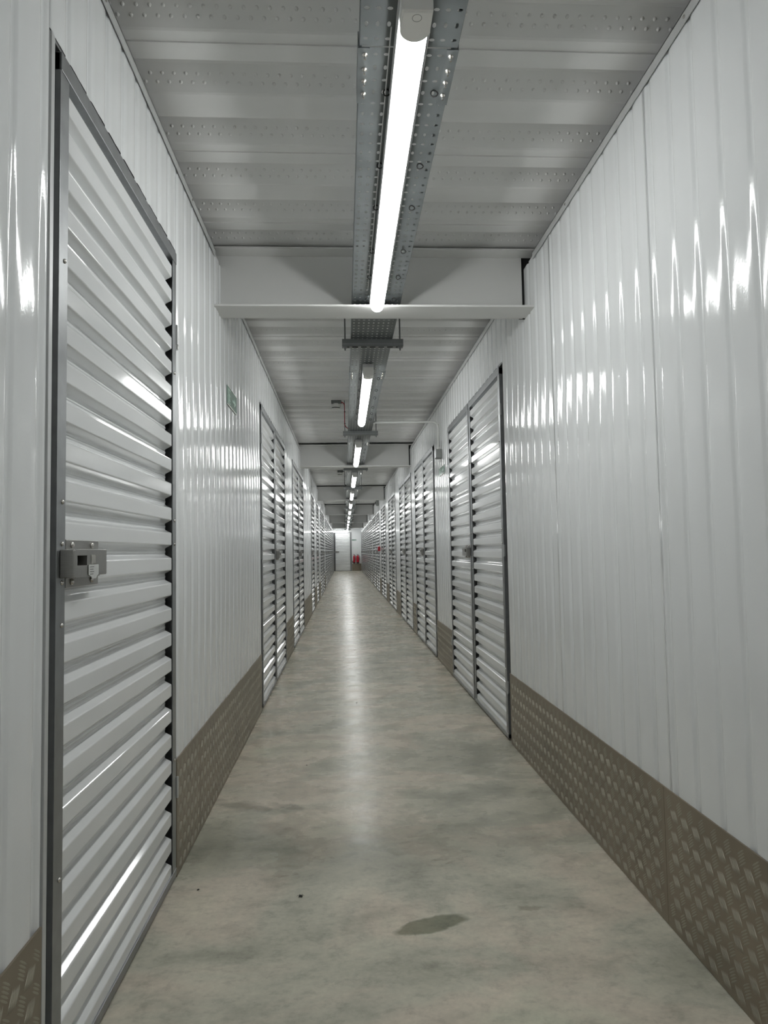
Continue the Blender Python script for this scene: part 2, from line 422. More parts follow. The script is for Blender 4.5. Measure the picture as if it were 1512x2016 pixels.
# ------------------------------------------------------------------ aluminium tread kick plates
KH = 0.392
def kicks(side, segs, cuts):
    root = empty('baseboard_left' if side == 'L' else 'baseboard_right', (0, 0, 0), kind='structure')
    for a, b in segs:
        if b-a < 0.08: continue
        cs = [a] + [c for c in cuts if a+0.1 < c < b-0.1] + [b]
        for p, q in zip(cs, cs[1:]):
            if q < -1.2: pass
            bm = bmesh.new(); wbox(bm, side, 0.0, p+0.001, 0.002, 0.0045, q-0.001, KH)
            pl = obj('kick_plate', bm, 'plate', root)
            if q < 0.2 or p > 20: continue
            bm = bmesh.new()
            g = 0.060
            i0 = int(math.floor(max(p, 0.2)/g)); i1 = int(math.ceil(q/g))
            for i in range(i0, i1+1):
                for j in range(0, 8):
                    for off, ang in ((0.0, 32.0), (0.5, -52.0)):
                        cy = (i+off)*g; cz = 0.028+(j+off)*g
                        d = Vector((math.sin(math.radians(ang)), math.cos(math.radians(ang))))
                        e = Vector((d.y, -d.x))
                        nb = 5 if p < 9 else 1
                        for s in range(nb):
                            u = (s-(nb-1)/2)*0.0060
                            # bars stagger slightly so the group reads as a slanted lozenge
                            cc = Vector((cy, cz)) + e*u + d*(u*0.35)
                            hl, hw = 0.0200, (0.0022 if nb == 5 else 0.012)
                            P = [cc+d*hl, cc+e*hw, cc-d*hl, cc-e*hw]
                            if min(v.x for v in P) < p+0.003 or max(v.x for v in P) > q-0.003 or min(v.y for v in P) < 0.004 or max(v.y for v in P) > KH-0.003: continue
                            w0, w1 = 0.0044, 0.0062 if off == 0.0 else 0.0048
                            base = [cc+d*hl, cc+d*hl*0.5+e*hw, cc-d*hl*0.5+e*hw, cc-d*hl, cc-d*hl*0.5-e*hw, cc+d*hl*0.5-e*hw]
                            B = [bm.verts.new((sx(side, w0), v.x, v.y)) for v in base]
                            T = [bm.verts.new((sx(side, w1), (cc+(v-cc)*0.62).x, (cc+(v-cc)*0.62).y)) for v in base]
                            for k in range(6): bm.faces.new((B[k], B[(k+1) % 6], T[(k+1) % 6], T[k]))
                            bm.faces.new(T)
            if len(bm.faces):
                st = obj('tread_pattern', bm, 'stud', pl); st['kind'] = 'stuff'
            else: bm.free()
    return root
kicks('L', segL, [-3.0, -0.5, 2.775, 11.0])
kicks('R', segR, [-3.0, -0.6, 1.98])

# ------------------------------------------------------------------ end wall and back wall
bm = bmesh.new(); box(bm, 0.98, Y_END, 0, W, Y_END+0.05, 2.6)
we = obj('wall_end', bm, 'wall'); we['kind'] = 'structure'
bm = bmesh.new(); box(bm, 0.0, Y_END, DOOR_TOP, 0.9795, Y_END+0.05, 2.6); obj('header_panel', bm, 'wall', we)
bm = bmesh.new(); box(bm, 0.0, Y_END+0.051, 0, 0.98, Y_END+0.07, 2.6); obj('shade_backing', bm, 'dark', we)  # dark sheet standing in for the unlit space behind the door
bm = bmesh.new(); box(bm, 0.99, Y_END-0.006, 0.002, W-0.01, Y_END, 0.41); obj('kick_plate', bm, 'plate', we)
bm = bmesh.new(); box(bm, 0.955, Y_END-0.02, 0.0, 0.985, Y_END, 2.2); obj('door_jamb', bm, 'galv', we)
bm = bmesh.new(); box(bm, -0.1, Y_BACK-0.05, 0, W+0.1, Y_BACK, 2.62)
wb = obj('wall_back', bm, 'wall'); wb['kind'] = 'structure'

# ------------------------------------------------------------------ corrugated door leaves
PITCH = 0.0845; DEP = 0.022
def sheet_profile():
    """(w, z) points of the pressed door sheet: crests flush with the frame, valleys DEP behind"""
    pts = []
    z = 1.523
    while z > 0.06: z -= PITCH
    r = 0.0022
    z0, z1 = 0.036, 2.112
    zz = z
    v = 0.0105; sl = 0.0115
    while zz < z1+PITCH:
        raw = [(-DEP, zz-v), (-DEP, zz-0.004), (-DEP+0.0016, zz-0.0015), (-DEP+0.0016, zz+0.0015), (-DEP, zz+0.004), (-DEP, zz+v), (0.0, zz+v+sl), (0.0, zz+PITCH-v-sl)]
        for i, p in enumerate(raw):
            if i in (0, 5, 6, 7):
                prv = raw[i-1] if i else (0.0, zz-v-sl); nx = raw[i+1] if i < 7 else (-DEP, zz+PITCH-v)
                P = Vector(p); d0 = (Vector(prv)-P).normalized(); d1 = (Vector(nx)-P).normalized(); q = 0.0030
                A, Bq = P+d0*q, P+d1*q
                for t in (0.0, 0.33, 0.67, 1.0):
                    w = A.lerp(P, t).lerp(P.lerp(Bq, t), t); pts.append((w.x, w.y))
            else: pts.append(p)
        zz += PITCH
    pts = [p for p in pts if z0 < p[1] < z1]
    return [(pts[0][0], z0)] + pts + [(pts[-1][0], z1)]
SP = sheet_profile()
def leaf_meshes(side, L, kind):
    """meshes in leaf-local coordinates; x is the outward direction (mirrored for the right wall)"""
    s = 1 if side == 'L' else -1
    SW = 0.044
    out = {}
    def B(bm, w0, y0, z0, w1, y1, z1, bev=0.0):
        a, b = s*w0, s*w1; box(bm, min(a, b), y0, z0, max(a, b), y1, z1, bev)
    bm = bmesh.new()
    ya, yb = SW+0.001, L-SW-0.005
    A = [bm.verts.new((s*w, ya, z)) for w, z in SP]; Bv = [bm.verts.new((s*w, yb, z)) for w, z in SP]
    A2 = [bm.verts.new((s*(w-0.0012), ya, z)) for w, z in SP]; B2 = [bm.verts.new((s*(w-0.0012), yb, z)) for w, z in SP]
    n = len(SP)
    for i in range(n-1):
        bm.faces.new((A[i], Bv[i], Bv[i+1], A[i+1])); bm.faces.new((A2[i], A2[i+1], B2[i+1], B2[i]))
        bm.faces.new((A[i], A[i+1], A2[i+1], A2[i])); bm.faces.new((Bv[i], B2[i], B2[i+1], Bv[i+1]))
    bm.faces.new((A[0], A2[0], B2[0], Bv[0])); bm.faces.new((A[-1], Bv[-1], B2[-1], A2[-1]))
    me = mesh_of('corrugated_sheet', bm, 'door')
    out['sheet'] = me
    for nm, y0 in (('stile_near', 0.0), ('stile_far', L-SW)):
        bm = bmesh.new(); B(bm, 0.0006, y0, 0.014, 0.0035, y0+SW, DOOR_TOP-0.012, 0.0008)   # open channel: front flange and outer return
        yo = y0 if nm == 'stile_near' else y0+SW-0.002
        B(bm, -0.034, yo, 0.014, 0.0008, yo+0.002, DOOR_TOP-0.012)
        out[nm] = mesh_of('stile', bm, 'galv')
    bm = bmesh.new(); B(bm, -0.034, 0.0, DOOR_TOP-0.050, 0.0055, L, DOOR_TOP-0.010, 0.0012)
    out['top'] = mesh_of('top_rail', bm, 'galv')
    bm = bmesh.new(); B(bm, -0.034, 0.0, 0.012, 0.0055, L, 0.036, 0.0012)
    out['bottom'] = mesh_of('bottom_rail', bm, 'galv')
    bm = bmesh.new(); B(bm, -0.036, 0.002, 0.03, -0.033, L-0.002, DOOR_TOP-0.05)
    out['back'] = mesh_of('shade_sheet', bm, 'dark')  # dark sheet added so the gaps behind the ribs read as shade
    bm = bmesh.new()
    yh = -0.012 if kind == 'B' else L+0.006
    for q in (0,):
        tube(bm, [(s*0.006, yh, -0.035), (s*0.006, yh, 0.035)], 0.0045, 8)
        B(bm, -0.004, min(yh, yh), -0.032, 0.0075, max(yh+0.010, yh+0.010) if kind == 'B' else yh+0.014, 0.032, 0.001)
    out['hinge'] = mesh_of('hinge', bm, 'trimw', False)
    bm = bmesh.new()
    pr = [(0.0052, 0.0), (0.0050, 0.0016*s), (0.0038, 0.0034*s), (0.0016, 0.0045*s)]
    lathe(bm, pr, (0, 0, 0), 'x', 10)
    out['rivet'] = mesh_of('rivet', bm, 'screw', True)
    return out
def lock_meshes(side):
    s = 1 if side == 'L' else -1
    def B(bm, w0, y0, z0, w1, y1, z1, bev=0.0):
        a, b = s*w0, s*w1; box(bm, min(a, b), y0, z0, max(a, b), y1, z1, bev)
    o = {}
    # body: back plate with tabs, raised housing with window, side bolt plate
    bm = bmesh.new()
    B(bm, 0.0005, 0.048, 1.024, 0.004, 0.235, 1.126, 0.0015)
    z0, z1 = 1.0455, 1.1045
    wy0, wy1, wz0, wz1 = 0.030, 0.084, 1.0705, 1.0915
    B(bm, 0.004, 0.014, z0, 0.034, 0.024, z1, 0.003)
    B(bm, 0.004, 0.022, z0, 0.034, wy0, z1, 0.0006)
    B(bm, 0.004, wy0-0.0005, wz1, 0.034, wy1+0.0005, z1, 0.0006)
    B(bm, 0.004, wy0-0.0005, z0, 0.034, wy1+0.0005, wz0, 0.0006)
    B(bm, 0.004, wy1, z0, 0.034, 0.160, z1, 0.0006)
    B(bm, 0.004, 0.158, z0+0.002, 0.031, 0.214, z1+0.001, 0.002)
    o['body'] = mesh_of('lock', bm, 'steel')
    bm = bmesh.new(); B(bm, 0.004, wy0, wz0, 0.009, wy1, wz1)
    lathe(bm, [(0.009, 0.009*s), (0.009, 0.016*s), (0.007, 0.018*s)], (0, (wy0+wy1)/2+0.012, (wz0+wz1)/2), 'x', 14)
    o['cylinder'] = mesh_of('lock_cylinder', bm, 'black')
    bm = bmesh.new(); B(bm, 0.034, 0.106, 1.073, 0.0350, 0.132, 1.093, 0.0003); o['window'] = mesh_of('indicator_slot', bm, 'screw')
    # shield shaped paper tag
    bm = bmesh.new()
    poly = [(0.088, 1.0715), (0.146, 1.0715), (0.146, 1.050), (0.136, 1.046), (0.131, 1.041), (0.108, 1.041), (0.102, 1.046), (0.088, 1.050)]
    ext(bm, poly, lambda u, v: Vector((s*0.0350, u, v)), lambda u, v: Vector((s*0.0362, u, v)))
    o['tag'] = mesh_of('paper_tag', bm, 'paper')
    bm = bmesh.new()
    for k in range(4): B(bm, 0.0362, 0.094, 1.066-0.0052*k, 0.0364, 0.118-0.004*(k % 2), 1.0672-0.0052*k)
    o['print'] = mesh_of('tag_print', bm, 'ink')
    bm = bmesh.new()
    lathe(bm, [(0.0070, 0.0), (0.0070, 0.002*s), (0.0052, 0.0042*s), (0.0022, 0.0055*s)], (0, 0, 0), 'x', 14)
    o['screw'] = mesh_of('screw', bm, 'screw', True)
    return o
LOCK = {s: lock_meshes(s) for s in 'LR'}
ORD = ['first', 'second', 'third', 'fourth', 'fifth', 'sixth', 'seventh', 'eighth', 'ninth', 'tenth', 'eleventh', 'twelfth', 'thirteenth', 'fourteenth', 'fifteenth', 'sixteenth', 'seventeenth', 'eighteenth', 'nineteenth', 'twentieth', 'twenty-first', 'twenty-second', 'twenty-third', 'twenty-fourth', 'twenty-fifth', 'twenty-sixth', 'twenty-seventh', 'twenty-eighth']
_cache = {}
def leaf(side, y, L, kind, label, group):
    key = (side, round(L, 3), kind)
    if key not in _cache: _cache[key] = leaf_meshes(side, L, kind)
    me = _cache[key]
    root = empty('storage_door', (sx(side, 0), y, 0)); tag(root, label, 'door', group)
    for k, nm in (('sheet', 'corrugated_sheet'), ('stile_near', 'stile'), ('stile_far', 'stile'), ('top', 'top_rail'), ('bottom', 'bottom_rail'), ('back', 'shade_sheet')):
        link_mesh(nm, me[k], root)
    if y < 13:
        for z in (1.865, 0.30) if kind == 'A' else (1.905, 1.08, 0.30):
            h = link_mesh('hinge', me['hinge'], root); h.location = (0, 0, z)
        s = 1 if side == 'L' else -1
        ny = 0.026 if kind == 'A' else L-0.026
        for z in (1.713, 1.203, 1.116, 1.036, 0.949, 0.442):
            r = link_mesh('rivet', me['rivet'], root); r.location = (s*0.0035, ny, z)
        ny = L-0.026 if kind == 'A' else 0.026
        for z in (1.719, 1.206, 1.125, 0.40):
            r = link_mesh('rivet', me['rivet'], root); r.location = (s*0.0035, ny, z)
    if kind == 'A':
        lk = LOCK[side]
        b = link_mesh('lock', lk['body'], root)
        link_mesh('lock_cylinder', lk['cylinder'], b)
        if y < 13:
            link_mesh('indicator_slot', lk['window'], b)
            s = 1 if side == 'L' else -1
            for yy, z in ((0.076, 1.1145), (0.190, 1.1145), (0.076, 1.036), (0.190, 1.036)):
                q = link_mesh('screw', lk['screw'], b); q.location = (s*0.004, yy, z)
        if y < 2:
            t = link_mesh('paper_tag', lk['tag'], b); t['label'] = 'small white paper tag with printed lines'
            link_mesh('tag_print', lk['print'], root)
    return root
for side, doors, nm in (('L', LEFT, 'left'), ('R', RIGHT, 'right')):
    gi = groups(doors)
    for i, (y, L, k) in enumerate(doors):
        gidx = [j for j, (a, b) in enumerate(gi) if a-0.01 <= y < b][0]
        pair = gi[gidx][1]-gi[gidx][0] > 1.5
        if side == 'L' and i == 0:
            lab = 'white ribbed steel door filling the left foreground, steel lock with white tag'
        elif side == 'L' and pair:
            lab = 'white ribbed door on left wall, %s leaf of the %s double door from the camera' % ('nearer unlocked' if k == 'B' else 'farther locked', ORD[sum(1 for a, b in gi[:gidx] if b-a > 1.5)])
        elif side == 'L':
            lab = 'white ribbed single door on left wall, %s single one from the camera, with lock' % ORD[sum(1 for a, b in gi[:gidx] if b-a < 1.5)]
        elif pair:
            lab = 'white ribbed door on right wall, %s leaf of the %s double door from the camera' % ('nearer unlocked' if k == 'B' else 'farther locked', ORD[sum(1 for a, b in gi[:gidx] if b-a > 1.5)])
        else:
            lab = 'white ribbed single door on right wall, last one beside the end wall'
        leaf(side, y, L, k, lab, 'ribbed storage doors along the %s wall' % nm)
# door across the end of the corridor: one leaf turned to face the camera
me = leaf_meshes('L', 0.90, 'A')
root = empty('storage_door', (0.95, Y_END-0.004, 0)); root.rotation_euler = (0, 0, 0)
tag(root, 'white ribbed steel door facing the camera at the far end of the corridor', 'door')
root.matrix_world = Matrix.Translation((0.04, Y_END+0.01, 0)) @ Matrix(((0, 1, 0, 0), (-1, 0, 0, 0), (0, 0, 1, 0), (0, 0, 0, 1)))
for k, nm in (('sheet', 'corrugated_sheet'), ('stile_near', 'stile'), ('stile_far', 'stile'), ('top', 'top_rail'), ('bottom', 'bottom_rail'), ('back', 'shade_sheet')):
    link_mesh(nm, me[k], root)
b = link_mesh('lock', LOCK['L']['body'], root); link_mesh('lock_cylinder', LOCK['L']['cylinder'], b)

# ------------------------------------------------------------------ ceiling beams (channel section)
cnt = 0
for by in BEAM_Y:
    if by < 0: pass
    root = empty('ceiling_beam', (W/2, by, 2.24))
    vis = [b for b in BEAM_Y if b > 0]
    if by > 0: lab = 'painted steel beam crossing the ceiling, %s one from the camera' % ORD[vis.index(by)]
    else: lab = 'painted steel beam crossing the ceiling behind the camera'
    tag(root, lab, 'beam', 'steel beams across the ceiling')
    hw = W/2+0.10
    bm = bmesh.new(); box(bm, -hw, 0.0, 0.0, W/2-0.014, 0.010, ZD-2.24-0.022, 0.001); obj('web', bm, 'beam', root)
    bm = bmesh.new(); box(bm, W/2-0.03, 0.0105, 0.0, hw, 0.020, ZD-2.24-0.022); obj('end_gap_shade', bm, 'black', root)  # black plate added so the gap at the web end reads as shade
    bm = bmesh.new(); box(bm, -hw, -0.160, 0.0, hw, -0.0005, 0.010, 0.002); obj('bottom_flange', bm, 'beam', root)
    bm = bmesh.new(); box(bm, -hw, -0.09, ZD-2.24-0.032, hw, -0.0005, ZD-2.24-0.024); obj('top_flange', bm, 'beam', root)
    # dark profile filler with small teeth between beam and deck
    bm = bmesh.new(); box(bm, -hw, -0.004, ZD-2.24-0.020, hw, 0.010, ZD-2.24+0.055); 
    for i in range(44):
        x = -hw+0.02+i*0.0385; box(bm, x, -0.010, ZD-2.24-0.023, x+0.014, -0.004, ZD-2.24-0.014)
    obj('profile_filler', bm, 'dark', root)

# ------------------------------------------------------------------ cable tray sections (perforated), shared mesh
SEC = 2.93; TX = 0.755; TW = 0.229; TZ = 2.282
def tray_mesh():
    bm = bmesh.new(); PX, PY = 0.0258, 0.045; nx = 9; ny = 65
    x0 = -PX*nx/2; y0 = 0.0
    for i in range(nx):
        for j in range(ny):
            cx, cy = x0+PX*(i+0.5), y0+PY*(j+0.5)
            if j % 2: rx, ry = 0.0042, 0.0075
            else: rx, ry = 0.0068, 0.0048
            n = 8
            inner = []
            for k in range(n):
                a = 2*math.pi*(k+0.5)/n
                c, s = math.cos(a), math.sin(a)
                if j % 2:   # slot: squarish rounded
                    c = math.copysign(min(1, abs(c)*1.12), c); s = math.copysign(min(1, abs(s)*1.12), s)
                inner.append(bm.verts.new((cx+rx*c, cy+ry*s, 0)))
            corners = [bm.verts.new((cx+PX/2, cy+PY/2, 0)), bm.verts.new((cx-PX/2, cy+PY/2, 0)), bm.verts.new((cx-PX/2, cy-PY/2, 0)), bm.verts.new((cx+PX/2, cy-PY/2, 0))]
            # k indexes: 0,1 top right ; 2,3 top left ; 4,5 bottom left ; 6,7 bottom right
            for q in range(4):
                a, b2 = inner[2*q], inner[2*q+1]
                bm.faces.new((corners[q], b2, a))
                nxt = inner[(2*q+2) % 8]
                bm.faces.new((corners[q], corners[(q+1) % 4], nxt, b2))
    bmesh.ops.remove_doubles(bm, verts=bm.verts, dist=1e-5)
    for f in bm.faces: 
        if f.normal.z > 0: pass
    # folded sides with return lips
    h = PX*nx/2; L = PY*ny
    for s in (-1, 1):
        pts = [(s*h, 0.0), (s*(h+0.0015), 0.002), (s*(h+0.0015), 0.040), (s*(h-0.006), 0.040)]
        for (xa, za), (xb, zb) in zip(pts, pts[1:]):
            v = [bm.verts.new((xa, 0, za)), bm.verts.new((xb, 0, zb)), bm.verts.new((xb, L, zb)), bm.verts.new((xa, L, za))]
            bm.faces.new(v)
    me = mesh_of('tray_base', bm, 'tray', recalc=False)
    return me
TM = tray_mesh()
def coupler_mesh(s):
    bm = bmesh.new(); h = 0.0258*9/2
    # angle strip wrapping the tray edge
    box(bm, min(s*(h-0.024), s*(h+0.004)), 0, -0.0030, max(s*(h-0.024), s*(h+0.004)), 0.20, -0.0012)
    box(bm, min(s*(h+0.0025), s*(h+0.0045)), 0, -0.0030, max(s*(h+0.0025), s*(h+0.0045)), 0.20, 0.038)
    return mesh_of('coupler', bm, 'tray')
def bolt_mesh():
    bm = bmesh.new()
    lathe(bm, [(0.0070, -0.003), (0.0070, -0.0045), (0.0045, -0.0075)], (0, 0, 0), 'z', 10)
    lathe(bm, [(0.0026, -0.007), (0.0026, -0.016)], (0, 0, 0), 'z', 8)
    return mesh_of('bolt', bm, 'screw')
CM = {s: coupler_mesh(s) for s in (-1, 1)}; BMs = bolt_mesh()
def tie_mesh():
    bm = bmesh.new(); pts = []
    # dark loop of a cable tie hanging through two slots
    n = 10; pts = [(0.0095*math.cos(math.pi*2*k/n), 0.002*math.sin(4*math.pi*k/n), -0.007+0.0085*math.sin(math.pi*2*k/n)) for k in range(n+1)]
    tube(bm, pts, 0.0019, 6)
    return mesh_of('cable_tie', bm, 'black')
TIE = tie_mesh()
TIE_Y = [1.695, 2.030, 2.287, 2.630, 2.885, 3.149]
for k in range(-2, 13):
    y0 = 1.55 + SEC*k
    if y0+SEC > Y_END: pass
    root = empty('cable_tray', (TX, y0, TZ))
    if k >= -1 and k < 12: lab = 'perforated galvanised cable tray section, %s from the camera, above the strip lights' % ORD[k+1]
    elif k == 12: lab = 'perforated galvanised cable tray section, last one before the end wall'
    else: lab = 'perforated galvanised cable tray section behind the camera'
    tag(root, lab, 'cable tray', 'cable tray sections along the ceiling')
    t = link_mesh('tray_base', TM, root)
    if k == 12:
        t.scale = (1, (Y_END-y0-0.01)/(0.045*65), 1)
    if k < 12:
        for s in (-1, 1):
            c = link_mesh('coupler', CM[s], root)
            for b_ in (0.02, 0.07, 0.112, 0.16):
                q = link_mesh('bolt', BMs, c if False else root); q.location = (s*(0.0258*9/2-0.0125), b_, 0)
# ------------------------------------------------------------------ strip lights
LX = 0.7525; LZ = 2.200; LW = 0.031
def lamp_meshes():
    o = {}
    L = 1.80; n = 12
    # lens: U section, rounded far end
    def section(r, zt):
        pts = [(r, zt)] + [(r*math.cos(math.radians(a)), 0.031 + r*1.0*-math.sin(math.radians(a))) for a in [180*i/n for i in range(0, n+1)]] + [(-r, zt)]
        return pts
    bm = bmesh.new(); rings = []
    ys = [(0.075, LW)] + [(L-0.030, LW)] + [(L-0.030+0.030*math.sin(math.radians(a)), LW*math.cos(math.radians(a))) for a in (20, 40, 58, 72, 84)]
    for y, r in ys:
        k = r/LW
        pts = [(r, 0.034)] + [(r*math.cos(math.pi*i/n), 0.031*(1) - 0.031*math.sin(math.pi*i/n)*(0.35+0.65*k)) for i in range(n+1)] + [(-r, 0.034)]
        rings.append([bm.verts.new((x, y, z)) for x, z in pts])
    for A, B in zip(rings, rings[1:]):
        for i in range(len(A)-1): bm.faces.new((A[i], B[i], B[i+1], A[i+1]))
    bm.faces.new(rings[0]); bm.faces.new(rings[-1][::-1])
    o['lens'] = mesh_of('lens', bm, 'lens', True)
    bm = bmesh.new(); box(bm, -0.0345, 0.010, 0.034, 0.0345, L-0.012, 0.0795, 0.002); o['body'] = mesh_of('housing', bm, 'lampbody')
    bm = bmesh.new()
    for q in (-1, 1):
        tube(bm, [(q*0.0440, 0.14, 0.0755), (q*0.0440, L-0.10, 0.0755)], 0.0017, 6)  # thin rods added and shaped to catch lens light as a bright line
    o['highlight_rods'] = mesh_of('highlight_lip', bm, 'lampbody')
    # near end cap with a semicircular edge over the lens
    bm = bmesh.new(); r = 0.0325
    poly = [(-r, 0.0), (r, 0.0), (r, 0.058)] + [(r*math.cos(math.radians(a)), 0.058+0.032*math.sin(math.radians(a))) for a in range(15, 180, 15)] + [(-r, 0.058)]
    ext(bm, poly, lambda u, v: Vector((u, v, -0.0015)), lambda u, v: Vector((u, v, 0.056)))
    bmesh.ops.bevel(bm, geom=[e for e in bm.edges if all(abs(v.co.z+0.0015) < 1e-5 for v in e.verts)], offset=0.004, segments=2, affect='EDGES')
    o['cap'] = mesh_of('end_cap', bm, 'cap')
    bm = bmesh.new()
    pts = [(0.0098*math.cos(6.28319*k/20), 0.018+0.0098*math.sin(6.28319*k/20), -0.0017) for k in range(21)]
    tube(bm, pts, 0.0005, 4, False)
    o['ring'] = mesh_of('cap_ring', bm, 'capline')
    return o
LM = lamp_meshes()
def lamp(x, y, rot, label):
    root = empty('strip_light', (x, y, LZ)); root.rotation_euler = (0, 0, rot)
    tag(root, label, 'light', 'tubular strip lights under the cable tray')
    link_mesh('lens', LM['lens'], root); link_mesh('housing', LM['body'], root); link_mesh('highlight_lip', LM['highlight_rods'], root)
    c = link_mesh('end_cap', LM['cap'], root); link_mesh('cap_ring', LM['ring'], c)
    return root
for k in range(-1, 13):
    y = 1.338 + SEC*k
    lp = lamp(LX, y, 0, 'long glowing white strip light under the tray, %s one from the camera' % ORD[k] if k >= 0 else 'glowing strip light overhead %s the camera' % ('just behind' if k == -1 else 'far behind'))
    if 0 <= k < 3:
        for ty in TIE_Y:
            for dx in (-0.0405, 0.0825):
                q = link_mesh('cable_tie', TIE, lp); q.location = (dx, ty-1.338, TZ-LZ-0.003)
# transverse strip over the end door
lamp(0.765, Y_END-0.13, math.radians(90), 'glowing strip light mounted crosswise above the end door').scale = (1, 0.4, 1)

# ------------------------------------------------------------------ trapeze brackets with threaded rods
def bracket_meshes():
    o = {}; hw = 0.172
    bm = bmesh.new()
    # slotted channel: front and back faces, underside with slots
    box(bm, -hw, -0.0205, -0.041, hw, -0.0180, 0.0)
    box(bm, -hw, 0.0180, -0.041, hw, 0.0205, 0.0)
    box(bm, -hw, -0.0180, -0.0025, hw, 0.0180, 0.0)
    box(bm, -hw, -0.0205, -0.041, hw, -0.0105, -0.0385); box(bm, -hw, 0.0105, -0.041, hw, 0.0205, -0.0385)
    nsl = 7
    for i in range(nsl+1):
        x = -hw + (2*hw)*i/nsl
        box(bm, max(-hw, x-0.0085), -0.0105, -0.0408, min(hw, x+0.0085), 0.0105, -0.0388)
    o['channel'] = mesh_of('channel', bm, 'strut')
    bm = bmesh.new(); box(bm, -hw+0.002, -0.0212, -0.030, hw-0.002, -0.0204, -0.0265); o['bead'] = mesh_of('channel_bead', bm, 'galv')
    bm = bmesh.new(); tube(bm, [(0, 0, -0.060), (0, 0, ZD-TZ+0.01)], 0.0042, 8); o['rod'] = mesh_of('threaded_rod', bm, 'strut')
    bm = bmesh.new(); lathe(bm, [(0.009, -0.0415), (0.009, -0.048)], (0, 0, 0), 'z', 6); lathe(bm, [(0.013, -0.0405), (0.013, -0.0425)], (0, 0, 0), 'z', 12)
    o['nut'] = mesh_of('nut', bm, 'galv')
    return o
BKM = bracket_meshes()
for k in range(-1, 12):
    y = 3.79 + SEC*k
    root = empty('tray_bracket', (0.760, y, TZ-0.002))
    tag(root, ('slotted steel trapeze bracket on two rods carrying the cable tray, %s one from the camera' % ORD[k]) if k >= 0 else 'slotted steel trapeze bracket on two rods directly above the camera', 'bracket', 'trapeze brackets under the cable tray')
    ch = link_mesh('channel', BKM['channel'], root)
    if k < 5: link_mesh('channel_bead', BKM['bead'], ch)
    for s in (-1, 1):
        r = link_mesh('threaded_rod', BKM['rod'], root); r.location = (s*0.155, 0, 0)
        q = link_mesh('nut', BKM['nut'], r)

# ------------------------------------------------------------------ smoke detectors on arms with red cable
def detector(y, label, cable):
    root = empty('smoke_detector', (0.519, y-0.04, ZD)); tag(root, label, 'detector', 'smoke detectors hanging under the ceiling deck')
    bm = bmesh.new(); box(bm, -0.045, -0.018, -0.030, 0.055, 0.018, 0.001, 0.001); obj('mounting_plate', bm, 'strut', root)
    bm = bmesh.new(); lathe(bm, [(0.026, -0.030), (0.026, -0.040), (0.048, -0.042), (0.050, -0.046), (0.050, -0.066), (0.046, -0.072)], (0, 0, 0), 'z', 24); obj('base', bm, 'white', root, False)
    bm = bmesh.new(); lathe(bm, [(0.040, -0.072), (0.040, -0.080)], (0, 0, 0), 'z', 24); obj('sensing_slots', bm, 'black', root)
    bm = bmesh.new(); lathe(bm, [(0.043, -0.080), (0.040, -0.090), (0.02, -0.096)], (0, 0, 0), 'z', 24); obj('cover', bm, 'white', root, False)
    cx = 0.6055; x0 = 0.565
    c = Vector((x0, y-0.035, ZD-0.018))
    pts = [c, (x0+0.020, y-0.030, ZD-0.018)]
    pts += [(x0+0.020+0.020*math.sin(math.radians(a)), y-0.026+0.012*a/90, ZD-0.018-0.030*(1-math.cos(math.radians(a)))) for a in (20, 45, 70, 90)]
    pts += [(x0+0.040, y-0.012, 2.42), (x0+0.040, y-0.012, 2.345)]
    pts += [(x0+0.048, y-0.014, 2.325), (x0+0.062, y-0.016, 2.312), (x0+0.078, y-0.018, 2.306), (x0+0.090, y-0.018, 2.305)]
    bm = bmesh.new(); tube(bm, pts, 0.0045, 8)
    cb = obj('alarm_cable', bm, cable, None, True)
    tag(cb, 'red alarm cable looping from the nearer smoke detector down to the cable tray' if cable == 'redcable' else 'dark alarm cable looping from the farther smoke detector down to the tray', 'cable')
    bm = bmesh.new(); lathe(bm, [(0.008, -0.016), (0.0095, -0.012), (0.0095, 0.006), (0.006, 0.010)], (x0+0.008, y-0.034, ZD-0.018), 'x', 10); obj('cable_gland', bm, cable, cb)
    bm = bmesh.new(); box(bm, x0+0.034, y-0.018, 2.470, x0+0.050, y-0.006, 2.476); box(bm, x0+0.034, y-0.018, 2.352, x0+0.048, y-0.006, 2.358); obj('cable_tie', bm, 'black', cb)
detector(6.72, 'white round smoke detector with red cable hanging left of the second strip light', 'redcable')
detector(12.58, 'small smoke detector farther down the corridor, left of the fourth strip light', 'rubber')

# ------------------------------------------------------------------ pale conduit and junction box on the right wall
pts = [(0.868, 6.32, 2.292), (1.43, 6.32, 2.292)]
pts += [(1.43+0.050*math.sin(math.radians(a)), 6.32, 2.242+0.050*math.cos(math.radians(a))) for a in (15, 30, 45, 60, 75, 90)]
pts += [(1.480, 6.32, 2.05)]
bm = bmesh.new(); tube(bm, pts, 0.0105, 12)
cd_ = obj('conduit_pipe', bm, 'conduit', None, True); tag(cd_, 'pale conduit pipe bending from the cable tray down the right wall', 'pipe')
bm = bmesh.new(); lathe(bm, [(0.016, 0.0), (0.016, 0.018), (0.012, 0.024)], (1.480, 6.32, 2.030), 'z', 12); obj('pipe_collar', bm, 'conduit', cd_)
root = empty('junction_box', (1.478, 6.32, 1.945)); tag(root, 'small grey junction box on right wall at the bottom of the conduit', 'electrical box')
bm = bmesh.new(); box(bm, -0.028, -0.045, 0.0, 0.028, 0.045, 0.085, 0.003); obj('box_body', bm, 'greybox', root)
bm = bmesh.new(); box(bm, -0.032, -0.042, 0.004, -0.0285, 0.042, 0.081, 0.001); obj('box_lid', bm, 'galv', root)
